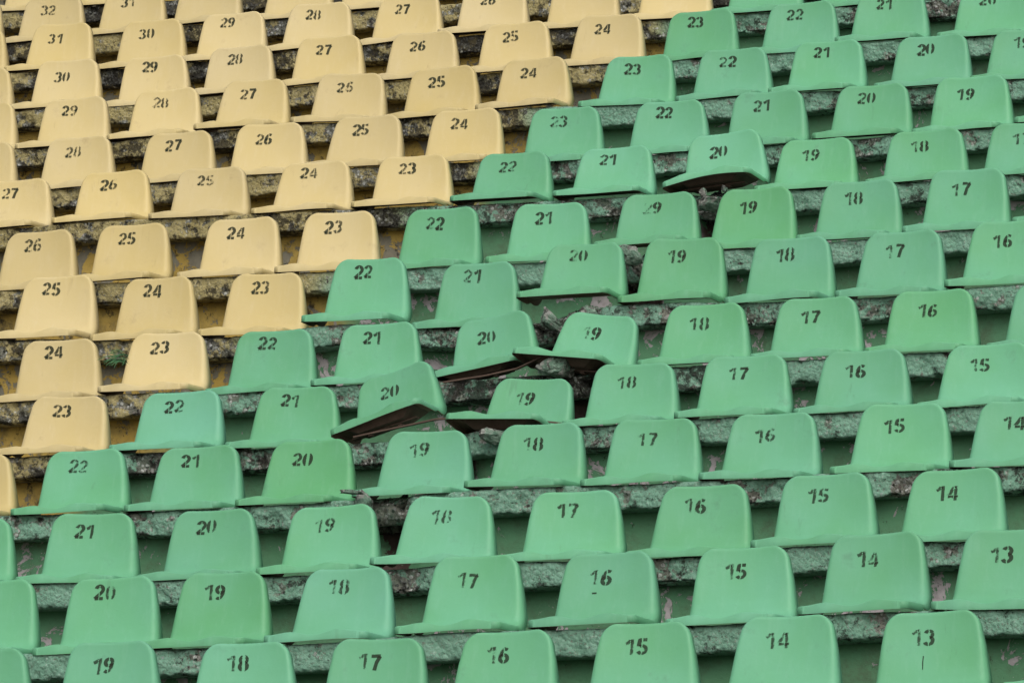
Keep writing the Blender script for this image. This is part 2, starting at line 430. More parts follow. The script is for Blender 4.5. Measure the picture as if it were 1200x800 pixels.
    ('H', 26, -3.3192, 2.4651, 'yellow', True, None, [0.504, 0.542], (0.0, 0.0273), '26', 'yellow plastic stadium seat with stencilled 26, lowest 26 counting up from the bottom'),
    ('H', 25, -2.8374, 2.4702, 'yellow', True, None, [0.472, 0.436], (0.0, 0.0233), '25', 'yellow plastic stadium seat with stencilled 25, second 25 counting up from the bottom'),
    ('H', 24, -2.2931, 2.4676, 'yellow', True, None, [0.419, 0.485], (0.0, 0.0231), '24', 'yellow plastic stadium seat with stencilled 24, third 24 counting up from the bottom'),
    ('H', 23, -1.8109, 2.4681, 'yellow', True, None, [0.431, 0.529], (0.0, 0.0229), '23', 'yellow plastic stadium seat with stencilled 23, fourth 23 counting up from the bottom'),
    ('H', 22, -1.3096, 2.4557, 'green', True, None, [0.534, 0.429], (0.0, 0.0228), '22', 'green plastic stadium seat with stencilled 22, fifth 22 counting up from the bottom'),
    ('H', 21, -0.782, 2.4492, 'green', True, None, [0.445, 0.529], (0.0, 0.0226), '21', 'green plastic stadium seat with stencilled 21, sixth 21 counting up from the bottom'),
    ('H', 20, -0.2695, 2.4698, 'green', True, (-4, -1, 0, 0), [0.66, 0.48], (0.0, 0.0225), '29', 'green seat with a smeared first digit and a 9, below the lifted seat 20'),
    ('H', 19, 0.1843, 2.4592, 'green', True, None, [0.522, 0.447], (0.0, 0.0075), '19', 'green plastic stadium seat with stencilled 19, eighth 19 counting up from the bottom'),
    ('H', 18, 0.6723, 2.4652, 'green', True, None, [0.534, 0.455], (0.0, 0.0111), '18', 'green plastic stadium seat with stencilled 18, eighth 18 counting up from the bottom'),
    ('H', 17, 1.1659, 2.4853, 'green', True, None, [0.548, 0.466], (0.0, 0.0037), '17', 'green plastic stadium seat with stencilled 17, topmost 17 counting up from the bottom'),
    ('H', 16, 1.6531, 2.4866, 'green', False, None, [], (0.0, 0.0037), '', 'green seat cut off by the right edge, beside seat 17 in the eighth row'),
    ('I', 27, -3.8643, 2.8608, 'yellow', True, None, [0.547, 0.425], (0.0, 0.0201), '27', 'yellow plastic stadium seat with stencilled 27, lowest 27 counting up from the bottom'),
    ('I', 26, -3.3483, 2.8715, 'yellow', True, None, [0.401, 0.551], (0.0, 0.02), '26', 'yellow plastic stadium seat with stencilled 26, second 26 counting up from the bottom'),
    ('I', 25, -2.8428, 2.8583, 'yellow', True, None, [0.541, 0.558], (0.0, 0.0239), '25', 'yellow plastic stadium seat with stencilled 25, third 25 counting up from the bottom'),
    ('I', 24, -2.3175, 2.8557, 'yellow', True, None, [0.469, 0.552], (0.0, 0.0316), '24', 'yellow plastic stadium seat with stencilled 24, fourth 24 counting up from the bottom'),
    ('I', 23, -1.8161, 2.8541, 'yellow', True, None, [0.548, 0.436], (0.0, 0.0236), '23', 'yellow plastic stadium seat with stencilled 23, topmost 23 counting up from the bottom'),
    ('I', 22, -1.3124, 2.8402, 'green', True, None, [0.519, 0.534], (0.0, 0.0156), '22', 'green plastic stadium seat with stencilled 22, sixth 22 counting up from the bottom'),
    ('I', 21, -0.815, 2.8344, 'green', True, None, [0.506, 0.483], (0.0, 0.0271), '21', 'green plastic stadium seat with stencilled 21, seventh 21 counting up from the bottom'),
    ('I', 20, -0.2861, 2.8643, 'green', True, (-1, -5, 3, 0.02), [0.446, 0.455], (0, 0), '20', 'green seat numbered 20 lifted in front with a bracket seen under its arched lip'),
    ('I', 19, 0.1654, 2.811, 'green', True, None, [0.516, 0.494], (0.0, 0.0077), '19', 'green plastic stadium seat with stencilled 19, ninth 19 counting up from the bottom'),
    ('I', 18, 0.6849, 2.8184, 'green', True, None, [0.583, 0.407], (0.0, 0.0114), '18', 'green plastic stadium seat with stencilled 18, topmost 18 counting up from the bottom'),
    ('I', 17, 1.1618, 2.824, 'green', True, None, [0.572, 0.548], (0.0, 0.0076), '17', 'lower of two green seats cut by the right edge so only a 1 shows'),
    ('J', 29, -4.4814, 3.1888, 'yellow', False, None, [], (0.0, 0.0208), '', 'yellow seat cut off by the left edge, beside seat 28 in the tenth row'),
    ('J', 28, -3.952, 3.1864, 'yellow', True, None, [0.543, 0.544], (0.0, 0.0165), '28', 'yellow plastic stadium seat with stencilled 28, lowest 28 counting up from the bottom'),
    ('J', 27, -3.4154, 3.1792, 'yellow', True, None, [0.492, 0.402], (0.0, 0.0246), '27', 'yellow plastic stadium seat with stencilled 27, second 27 counting up from the bottom'),
    ('J', 26, -2.9307, 3.1913, 'yellow', True, None, [0.519, 0.427], (0.0, 0.0122), '26', 'yellow plastic stadium seat with stencilled 26, third 26 counting up from the bottom'),
    ('J', 25, -2.4248, 3.1975, 'yellow', True, None, [0.448, 0.506], (0.0, 0.0203), '25', 'yellow plastic stadium seat with stencilled 25, fourth 25 counting up from the bottom'),
    ('J', 24, -1.9118, 3.1946, 'yellow', True, None, [0.484, 0.466], (0.0, 0.0202), '24', 'yellow plastic stadium seat with stencilled 24, fifth 24 counting up from the bottom'),
    ('J', 23, -1.405, 3.1715, 'green', True, None, [0.55, 0.498], (0.0, 0.024), '23', 'green plastic stadium seat with stencilled 23, lowest 23 counting up from the bottom'),
    ('J', 22, -0.8744, 3.1711, 'green', True, None, [0.455, 0.44], (0.0, 0.0318), '22', 'green plastic stadium seat with stencilled 22, seventh 22 counting up from the bottom'),
    ('J', 21, -0.3845, 3.1847, 'green', True, None, [0.538, 0.476], (0.0, 0.0198), '21', 'green plastic stadium seat with stencilled 21, eighth 21 counting up from the bottom'),
    ('J', 20, 0.1288, 3.1844, 'green', True, None, [0.525, 0.456], (0.0, 0.0275), '20', 'green plastic stadium seat with stencilled 20, eighth 20 counting up from the bottom'),
    ('J', 19, 0.6151, 3.1894, 'green', True, None, [0.52, 0.42], (0.0, 0.0039), '19', 'green plastic stadium seat with stencilled 19, topmost 19 counting up from the bottom'),
    ('J', 18, 1.0996, 3.198, 'green', False, None, [], (0.0, 0.0078), '', 'green seat cut off by the right edge, beside seat 19 in the tenth row'),
    ('K', 30, -4.9082, 3.5421, 'yellow', False, None, [], (0.0, 0.0214), '', 'yellow seat cut off by the left edge, beside seat 29 in the eleventh row'),
    ('K', 29, -4.3966, 3.5362, 'yellow', True, None, [0.427, 0.527], (0.0, 0.0213), '29', 'yellow plastic stadium seat with stencilled 29, lowest 29 counting up from the bottom'),
    ('K', 28, -3.8911, 3.5475, 'yellow', True, None, [0.547, 0.529], (0.0, 0.0211), '28', 'yellow plastic stadium seat with stencilled 28, second 28 counting up from the bottom'),
    ('K', 27, -3.41, 3.5641, 'yellow', True, None, [0.532, 0.401], (0.0, 0.0168), '27', 'yellow plastic stadium seat with stencilled 27, third 27 counting up from the bottom'),
    ('K', 26, -2.8882, 3.5649, 'yellow', True, None, [0.501, 0.538], (0.0, 0.0167), '26', 'yellow plastic stadium seat with stencilled 26, fourth 26 counting up from the bottom'),
    ('K', 25, -2.3952, 3.5587, 'yellow', True, None, [0.408, 0.443], (0.0, 0.0166), '25', 'yellow plastic stadium seat with stencilled 25, fifth 25 counting up from the bottom'),
    ('K', 24, -1.908, 3.5735, 'yellow', True, None, [0.443, 0.484], (0.0, 0.0124), '24', 'yellow plastic stadium seat with stencilled 24, sixth 24 counting up from the bottom'),
    ('K', 23, -1.3687, 3.5511, 'green', True, None, [0.468, 0.476], (0.0, 0.0205), '23', 'green plastic stadium seat with stencilled 23, second 23 counting up from the bottom'),
    ('K', 22, -0.8756, 3.5523, 'green', True, None, [0.524, 0.4], (0.0, 0.0245), '22', 'green plastic stadium seat with stencilled 22, eighth 22 counting up from the bottom'),
    ('K', 21, -0.3925, 3.5578, 'green', True, None, [0.409, 0.42], (0.0, 0.0325), '21', 'green plastic stadium seat with stencilled 21, ninth 21 counting up from the bottom'),
    ('K', 20, 0.1277, 3.5482, 'green', True, None, [0.42, 0.411], (0.0, 0.0202), '20', 'green plastic stadium seat with stencilled 20, ninth 20 counting up from the bottom'),
    ('K', 19, 0.6077, 3.549, 'green', True, None, [0.587, 0.414], (0.0, 0.02), '19', 'upper of two green seats cut by the right edge so only a 1 shows'),
    ('L', 31, -5.3638, 3.8733, 'yellow', False, None, [], (0.0, 0.022), '', 'yellow seat cut off by the left edge, beside seat 30 in the twelfth row'),
    ('L', 30, -4.8572, 3.8897, 'yellow', True, None, [0.48, 0.451], (0, 0), '30', 'yellow plastic stadium seat with stencilled 30, lowest 30 counting up from the bottom'),
    ('L', 29, -4.3608, 3.8752, 'yellow', True, None, [0.45, 0.456], (0.0, 0.0348), '29', 'yellow plastic stadium seat with stencilled 29, second 29 counting up from the bottom'),
    ('L', 28, -3.875, 3.892, 'yellow', True, None, [0.504, 0.494], (0.0, 0.0216), '28', 'yellow plastic stadium seat with stencilled 28, third 28 counting up from the bottom'),
    ('L', 27, -3.3802, 3.912, 'yellow', True, None, [0.458, 0.431], (0.0, 0.0172), '27', 'yellow plastic stadium seat with stencilled 27, fourth 27 counting up from the bottom'),
    ('L', 26, -2.8626, 3.8996, 'yellow', True, None, [0.453, 0.42], (0.0, 0.0171), '26', 'yellow plastic stadium seat with stencilled 26, fifth 26 counting up from the bottom'),
    ('L', 25, -2.3603, 3.9138, 'yellow', True, None, [0.489, 0.515], (0.0, 0.017), '25', 'yellow plastic stadium seat with stencilled 25, topmost 25 counting up from the bottom'),
    ('L', 24, -1.8638, 3.9192, 'yellow', True, None, [0.461, 0.413], (0.0, 0.0169), '24', 'yellow plastic stadium seat with stencilled 24, topmost 24 counting up from the bottom'),
    ('L', 23, -1.3683, 3.9072, 'green', True, None, [0.429, 0.46], (0.0, 0.0294), '23', 'green plastic stadium seat with stencilled 23, topmost 23 counting up from the bottom'),
    ('L', 22, -0.8427, 3.9099, 'green', True, None, [0.497, 0.525], (0.0, 0.0293), '22', 'green plastic stadium seat with stencilled 22, topmost 22 counting up from the bottom'),
    ('L', 21, -0.3764, 3.9331, 'green', True, None, [0.461, 0.528], (0.0, 0.0249), '21', 'green plastic stadium seat with stencilled 21, topmost 21 counting up from the bottom'),
    ('L', 20, 0.1546, 3.9218, 'green', True, None, [0.5, 0.469], (0.0, 0.0207), '20', 'green plastic stadium seat with stencilled 20, topmost 20 counting up from the bottom'),
    ('M', 32, -5.8311, 4.2383, 'yellow', False, None, [], (0.0, 0.0181), '', 'yellow seat cut off by the left edge, beside seat 31 in the thirteenth row'),
    ('M', 31, -5.3151, 4.2451, 'yellow', True, None, [0.46, 0.479], (0.0, 0.0045), '31', 'yellow plastic stadium seat with stencilled 31, lowest 31 counting up from the bottom'),
    ('M', 30, -4.7846, 4.2278, 'yellow', True, None, [0.512, 0.467], (0.0, 0.0134), '30', 'yellow plastic stadium seat with stencilled 30, topmost 30 counting up from the bottom'),
    ('M', 29, -4.3146, 4.2324, 'yellow', True, None, [0.511, 0.474], (0.0, 0.0356), '29', 'yellow plastic stadium seat with stencilled 29, topmost 29 counting up from the bottom'),
    ('M', 28, -3.8251, 4.2533, 'yellow', True, None, [0.439, 0.486], (0.0, 0.0266), '28', 'yellow plastic stadium seat with stencilled 28, topmost 28 counting up from the bottom'),
    ('M', 27, -3.3166, 4.2545, 'yellow', True, None, [0.511, 0.411], (0.0, 0.0176), '27', 'yellow plastic stadium seat with stencilled 27, topmost 27 counting up from the bottom'),
    ('M', 26, -2.8376, 4.2706, 'yellow', True, None, [0.468, 0.468], (0.0, 0.0175), '26', 'yellow plastic stadium seat with stencilled 26, topmost 26 counting up from the bottom'),
    ('M', 25, -2.3353, 4.2713, 'yellow', False, None, [], (0.0, 0.0174), '', 'yellow seat cut off by the top edge, next to the last yellow seat'),
    ('M', 24, -1.8293, 4.2714, 'yellow', False, None, [], (0.0, 0.0173), '', 'yellow seat cut off by the top edge, last yellow one before the green seats begin'),
    ('M', 23, -1.3382, 4.2721, 'green', False, None, [], (0.0, 0.0172), '', 'green seat cut off by the top edge, first green one after the yellow seats'),
    ('M', 22, -0.8433, 4.2765, 'green', False, None, [], (0.0, 0.0171), '', 'green seat cut off by the top edge, second green one after the yellow seats'),
    ('N', 33, -6.2786, 4.566, 'yellow', False, None, [], (0.0, 0.0139), '', 'yellow seat cut off by the left edge, beside seat 32 in the fourteenth row'),
    ('N', 32, -5.7847, 4.5605, 'yellow', True, None, [0.541, 0.55], (0.0, 0.0139), '32', 'yellow plastic stadium seat with the only stencilled 32 among the yellow seats'),
    ('N', 31, -5.3012, 4.5694, 'yellow', True, None, [0.46, 0.544], (0.0, 0.0138), '31', 'yellow plastic stadium seat with stencilled 31, topmost 31 counting up from the bottom'),
    ('N', 30, -4.848, 4.5893, 'yellow', False, None, [], (0.0, 0.0137), '', 'yellow seat cut off by the top edge, beside the topmost seat 31'),
    ('N', 29, -4.3186, 4.5849, 'yellow', False, None, [], (0.0, 0.0136), '', 'yellow seat cut off by the top edge, second to the right of topmost seat 31'),
    ('N', 28, -3.8647, 4.5946, 'yellow', False, None, [], (0.0, 0.0136), '', 'yellow seat cut off by the top edge, third to the right of topmost seat 31'),
    ('O', 33, -6.2996, 4.8966, 'yellow', False, None, [], (0.0, 0.0142), '', 'yellow seat of the topmost row, only its front lip showing in the top left corner'),
    ('O', 32, -5.7709, 4.9027, 'yellow', False, None, [], (0.0, 0.0142), '', 'yellow seat of the topmost row, only its lip showing right of the corner'),
]
BREAK_TABLE =  [(3, 0.0083, 0.1, 1.0), (4, -0.113, 0.11, 0.75), (5, 0.1006, 0.09, 0.65), (6, -0.2539, 0.13, 0.85), (7, -0.259, 0.1, 1.0), (8, -0.213, 0.11, 1.0)]
CHUNKS = [
     (-0.2664, 4.6824, 1.8596, 0.13, 0.12, 0.1, 0.4, 'pale green concrete chunk lying between the leaning seat 20 and the tipped seat 19') ,
     (-0.1184, 4.7024, 1.8619, 0.1, 0.09, 0.06, 1.3, 'dark broken concrete lump behind the raised lip of the upper tipped seat 19') ,
     (-0.2632, 5.5103, 2.2387, 0.11, 0.12, 0.07, 0.9, 'green flaked concrete chunk wedged above the dark hollow between seats 20 and 19') ,
     (-0.1842, 6.3182, 2.5679, 0.15, 0.14, 0.075, 0.3, 'rounded concrete lump hanging under the lifted seat 20 above a dark hollow') ,
     (-0.2371, 6.3282, 2.6301, 0.05, 0.05, 0.035, 1.9, 'small pale stone under the lip of the lifted seat 20, left of the other') ,
     (-0.1349, 6.3282, 2.6358, 0.06, 0.05, 0.03, 0.7, 'small pale stone under the lip of the lifted seat 20, right of the other') ,
     (0.1701, 3.0266, 1.1615, 0.16, 0.1, 0.07, 0.2, 'broken concrete lump below the underside of the lower tipped seat 19') ,
     (0.0762, 3.8645, 1.5439, 0.18, 0.14, 0.09, 0.1, 'pale green broken block below the underside of the upper tipped seat 19') ,
     (-0.0361, 2.2187, 0.8313, 0.1, 0.1, 0.1, 0.5, 'brown rubble lump in the joint below the seats 20 and 19 at bottom left') ,
     (-0.0507, 2.1387, 0.8604, 0.09, 0.06, 0.022, 0.1, 'thin pale flake lying at the top of the broken joint beside seat 20') ,
]
RAILS = [
     ([(-0.4577, 3.0566, 1.192), (-0.2472, 3.0466, 1.223), (-0.0863, 3.0366, 1.2457), (0.083, 3.0566, 1.2506), (0.2408, 3.0766, 1.2389), (0.4347, 3.0966, 1.212)], 'brown bent steel rail running under the steeply tipped 20 and the lower tipped 19') ,
     ([(-0.4286, 3.8845, 1.5064), (-0.2326, 3.8745, 1.5244), (-0.0909, 3.8645, 1.5448), (0.0273, 3.8545, 1.5874), (0.1164, 3.9045, 1.582), (0.3161, 3.9245, 1.5431)], 'brown bent steel rail running under the leaning 20 and the upper tipped 19') ,
]
WEED = (-1.873, 3.8345, 1.6621)

# ------------------------------------------------------------------ the moulded seat shell
ROW_D, ROW_H = 0.8279, 0.3552
NOSE_H = 0.102
BEND_R, LEAN = 0.055, RAD(12)
PAN_L, PAN_Z0, PAN_Z1 = 0.165, 0.029, 0.029
PHI = math.pi / 2 - LEAN
T_PAN, T_BEND = PAN_L, BEND_R * PHI
TOP_Z = 0.289
Z_AFTER = PAN_Z1 + BEND_R * (1 - math.cos(PHI))
T_BACK = (TOP_Z - Z_AFTER) / math.sin(PHI)
T_ALL = T_PAN + T_BEND + T_BACK
T_SPLIT = T_PAN + T_BEND * 0.45

def centre(t):
    """centre line of the shell: y back, z up, and the unit normal towards the sitter"""
    t = np.asarray(t, float)
    y = np.where(t < T_PAN, t, 0.0); z = np.where(t < T_PAN, PAN_Z0 + (PAN_Z1 - PAN_Z0) * t / PAN_L, 0.0)
    a = np.clip((t - T_PAN) / BEND_R, 0, PHI)
    yb = PAN_L + BEND_R * np.sin(a); zb = PAN_Z1 + BEND_R * (1 - np.cos(a))
    ex = np.maximum(t - T_PAN - T_BEND, 0)
    yb = yb + ex * math.cos(PHI); zb = zb + ex * math.sin(PHI)
    y = np.where(t < T_PAN, y, yb); z = np.where(t < T_PAN, z, zb)
    ang = np.where(t < T_PAN, 0.0, a)
    return y, z, -np.sin(ang), np.cos(ang)

def half_w(t):
    t = np.asarray(t, float)
    wl = np.interp(t, [0, T_PAN * 0.6, T_PAN, T_PAN + T_BEND, T_PAN + T_BEND + T_BACK * 0.5, T_ALL],
                   [0.208, 0.211, 0.209, 0.200, 0.183, 0.160])
    rt, rf = 0.052, 0.026
    e = T_ALL - t
    wl = np.where(e < rt, wl - rt + np.sqrt(np.maximum(rt ** 2 - (rt - e) ** 2, 0)), wl)
    wl = np.where(t < rf, wl - rf + np.sqrt(np.maximum(rf ** 2 - (rf - t) ** 2, 0)), wl)
    return wl

def dish(a, t):
    """depth of the hollow below the centre surface (towards the back of the shell)"""
    wv = np.maximum(half_w(t), 0.05)
    u = np.clip(a / wv, -1, 1)
    tb = np.clip((t - T_PAN - T_BEND) / T_BACK, 0, 1)
    back = 0.017 * (1 - u * u) * np.sin(np.pi * np.clip(0.25 + 0.75 * (1 - tb), 0, 1)) ** 0.7
    pan = 0.008 * (1 - u * u) * np.sin(np.pi * np.clip(t / T_PAN, 0, 1)) ** 0.8
    # the front lip waves: two low thigh humps, dropping at both ends
    lipw = np.exp(-(t / 0.05) ** 2)
    wave = -0.0100 * np.exp(-((np.abs(u) - 0.50) / 0.26) ** 2) + 0.0060 * np.exp(-(u / 0.30) ** 2)
    k = sstep(T_PAN, T_PAN + T_BEND, t)
    return pan * (1 - k) + back * k + wave * lipw

def surf(a, t, lift=0.0):
    y, z, ny, nz = centre(t)
    d = dish(a, t) - lift
    return np.stack([a + 0 * y, y - d * ny, z - d * nz], -1), np.stack([0 * y + 0 * a, ny + 0 * a, nz + 0 * a], -1)

def shell():
    end = np.array([0, .0012, .003, .006, .010, .015, .022, .030, .040, .052])
    tb0 = T_PAN + T_BEND
    tt = np.concatenate([end, np.linspace(.07, T_PAN, 8), T_PAN + T_BEND * np.linspace(0, 1, 9)[1:],
                         np.linspace(tb0, T_ALL - .065, 8)[1:], T_ALL - end[::-1]])
    ee = np.array([0, .0012, .003, .006, .010, .015, .022, .032])
    A = []
    for t in tt:
        wv = float(half_w(t))
        inner = np.linspace(-(wv - .032), wv - .032, 15)
        A.append(np.concatenate([-(wv - ee[:-1]), inner, (wv - ee[:-1])[::-1]]))
    A = np.array(A); nt_, na = A.shape
    T = np.repeat(tt[:, None], na, 1)
    # distance of every grid point to the outline, in the unrolled plane
    bt = np.concatenate([np.linspace(0, T_ALL, 500), T_ALL - .052 * np.linspace(0, 1, 200) ** 2, 0.026 * np.linspace(0, 1, 120) ** 2])
    bw = half_w(bt)
    bx = np.concatenate([bw, -bw, np.linspace(-half_w(0.0), half_w(0.0), 150), np.linspace(-half_w(T_ALL), half_w(T_ALL), 150)])
    by = np.concatenate([bt, bt, np.zeros(150), np.full(150, T_ALL)])
    D = np.sqrt(((A.ravel()[:, None] - bx) ** 2 + (T.ravel()[:, None] - by) ** 2).min(1)).reshape(A.shape)
    tbk = np.clip((T - T_PAN - T_BEND) / T_BACK, 0, 1)
    onback = sstep(T_PAN, T_PAN + T_BEND, T)
    rr = 0.006 + onback * (0.004 + 0.016 * (1 - tbk))
    fil = np.where(D < rr, rr - np.sqrt(np.maximum(rr ** 2 - (rr - D) ** 2, 0)), 0)
    P, Nn = surf(A, T, -fil)
    verts = list(P.reshape(-1, 3)); idx = np.arange(nt_ * na).reshape(nt_, na)
    tv = list(T.ravel())
    faces = []
    for i in range(nt_ - 1):
        for k in range(na - 1):
            faces.append((idx[i, k], idx[i, k + 1], idx[i + 1, k + 1], idx[i + 1, k]))
    # skirt: the rim turns back
    ring = [(0, k) for k in range(na)] + [(i, na - 1) for i in range(1, nt_)] + [(nt_ - 1, k) for k in range(na - 2, -1, -1)] + [(i, 0) for i in range(nt_ - 2, 0, -1)]
    sk = []
    for (i, k) in ring:
        depth = 0.010 + float(onback[i, k]) * (0.004 + 0.022 * (1 - float(tbk[i, k])))
        out = 0.001
        if T[i, k] < T_PAN + .01:                                   # the front lip comes down almost to the concrete
            depth = depth + (P[i, k][2] - 0.002 - depth) * float(1 - sstep(T_PAN - .03, T_PAN + .01, T[i, k]))
        sgn = np.array([np.sign(A[i, k]) * out, 0, 0])
        sk.append((P[i, k] - Nn[i, k] * depth + sgn, P[i, k] - Nn[i, k] * depth - sgn * 3.0 - Nn[i, k] * .0005, T[i, k]))
    base = len(verts)
    for s in sk: verts.append(s[0]); tv.append(s[2])
    m = len(ring)
    rid = [idx[r] for r in ring]
    for q in range(m):
        q2 = (q + 1) % m
        faces.append((rid[q2], rid[q], base + q, base + q2))
    nfront = len(faces)
    # inner skin
    b2 = len(verts)
    for s in sk: verts.append(s[1]); tv.append(s[2])
    for q in range(m):
        q2 = (q + 1) % m
        faces.append((base + q2, base + q, b2 + q, b2 + q2))
    b3 = len(verts)
    inset = np.clip(np.abs(A) - 0.0035, 0, None) * np.sign(A)
    Ti = np.clip(T, 0.0035, T_ALL - 0.0035)
    Pi, Ni = surf(inset, Ti, -fil - 0.0035)
    verts += list(Pi.reshape(-1, 3)); tv += list(T.ravel())
    for i in range(nt_ - 1):
        for k in range(na - 1):
            faces.append((b3 + idx[i, k], b3 + idx[i + 1, k], b3 + idx[i + 1, k + 1], b3 + idx[i, k + 1]))
    for q in range(m):
        q2 = (q + 1) % m
        faces.append((b2 + q2, b2 + q, b3 + rid[q], b3 + rid[q2]))
    return np.array(verts), faces, np.array(tv), nfront

SV, SF, STV, NFRONT = shell()
tmp = bpy.data.meshes.new('tmp'); tmp.from_pydata([tuple(v) for v in SV], [], SF); tmp.update()
SN = np.zeros(len(SV) * 3); tmp.vertex_normals.foreach_get('vector', SN); SN = SN.reshape(-1, 3)
bpy.data.meshes.remove(tmp)

def bend_pan(V, t, mode=90):
    """a pan torn loose: bent up about the foot of the backrest"""
    V = np.array(V, float)
    wgt = 1 - sstep(T_PAN - .02, T_PAN + .03, t)
    y0_, z0_ = PAN_L + .02, .03
    dy, dz = (V[:, 1] - y0_) * (1 + .45 * wgt), V[:, 2] - z0_
    a = RAD(-4.0 if mode == 91 else -6.0) * wgt
    V[:, 1] = y0_ + dy * np.cos(a) - dz * np.sin(a)
    V[:, 2] = z0_ + dy * np.sin(a) + dz * np.cos(a)
    if mode == 91:                                   # arched front lip
        V[:, 2] += (1 - t / T_PAN).clip(0, 1) ** .7 * (0.020 * np.cos(np.clip((V[:, 0] - .05) / .20, -1.5, 1.5) * 1.5) - .012)
    return V

def cut_shell(name, lower, mats, wobble=0):
    keep = [k for k, f in enumerate(SF) if (np.mean([STV[v] for v in f]) < T_SPLIT) == lower]
    used = sorted({v for k in keep for v in SF[k]})
    mp = {v: i for i, v in enumerate(used)}
    V = SV[used].copy()
    if wobble:
        rs = np.random.RandomState(wobble)
        a, b, c = rs.uniform(-1, 1, 3)
        x = V[:, 0] / 0.2
        lip = np.exp(-(np.array(STV[used]) / 0.09) ** 2)
        if wobble < 90: V[:, 2] += lip * (0.0028 * a * np.sin(2.6 * x + b * 3) + 0.002 * c * x)
    if wobble >= 90:
        V = bend_pan(V, STV[used], wobble)
    if wobble and not lower:
        h = np.clip((V[:, 2] - .05) / .25, 0, 1)
        V[:, 0] += h * 0.005 * a + (h ** 2) * V[:, 0] * 0.03 * b
        V[:, 2] += h * V[:, 0] * 0.020 * c
    fs = [tuple(mp[v] for v in SF[k]) for k in keep]
    mi = [0 if k < NFRONT else 1 for k in keep]
    return mesh_from(name, V, fs, mats, normals=SN[used], midx=mi)

SEATM = {}
for col, mat in (('green', M_GREEN), ('yellow', M_YELLOW)):
    SEATM[col] = ([cut_shell('seat_pan', True, (mat, M_UNDER), q) for q in range(1, 6)],
                  [cut_shell('backrest', False, (mat, M_UNDER), q) for q in range(11, 17)])

# ------------------------------------------------------------------ stencilled numerals
def arc(cx, cy, rx, ry, a0, a1, n=22):
    return [(cx + rx * math.cos(RAD(a0 + (a1 - a0) * i / n)), cy + ry * math.sin(RAD(a0 + (a1 - a0) * i / n))) for i in range(n + 1)]

STROKES = {
    '0': ([arc(.30, .5, .205, .405, 0, 360, 44)], [('v', .30, .095)]),
    '1': ([[(.06, .70), (.17, .75), (.27, .84), (.30, .93)], [(.38, .98), (.38, .0)]], [('v', .295, .02)]),
    '2': ([arc(.30, .68, .20, .235, 165, -30, 26) + [(.40, .46), (.12, .16), (.07, .09)], [(.07, .09), (.54, .09)]], [('v', .30, .018)]),
    '3': ([arc(.27, .71, .19, .20, 160, -80, 24), arc(.27, .29, .215, .22, 85, -160, 26)], [('v', .27, .03)]),
    '4': ([[(.40, .93), (.08, .32)], [(.06, .27), (.60, .27)], [(.44, .95), (.44, .0)]], [('v', .355, .022), ('h', .345, .02)]),
    '5': ([[(.52, .91), (.14, .91), (.10, .52)], arc(.28, .31, .215, .225, 125, -155, 28)], [('v', .27, .03)]),
    '6': ([arc(.30, .30, .20, .22, 0, 360, 34), [(.11, .36), (.13, .60), (.22, .80), (.36, .91), (.50, .84)]], [('v', .30, .028)]),
    '7': ([[(.05, .90), (.55, .90)], [(.52, .88), (.36, .52), (.27, .0)]], []),
    '8': ([arc(.30, .71, .17, .20, 0, 360, 32), arc(.30, .29, .205, .21, 0, 360, 34)], [('v', .30, .085)]),
    '9': ([arc(.30, .69, .20, .22, 0, 360, 34), [(.49, .62), (.46, .38), (.36, .17), (.22, .08), (.10, .16)]], [('v', .30, .028)]),
    '-': ([[(.1, .5), (.55, .52)]], []),
    '|': ([[(.3, 1.0), (.28, .55), (.31, .0)]], []),
}
BOLD = 0.108

def resample(pl, step=0.035):
    pl = np.array(pl, float)
    L = np.r_[0, np.cumsum(np.hypot(*np.diff(pl, axis=0).T))]
    n = max(2, int(L[-1] / step) + 1)
    s = np.linspace(0, L[-1], n)
    return np.stack([np.interp(s, L, pl[:, 0]), np.interp(s, L, pl[:, 1])], 1)

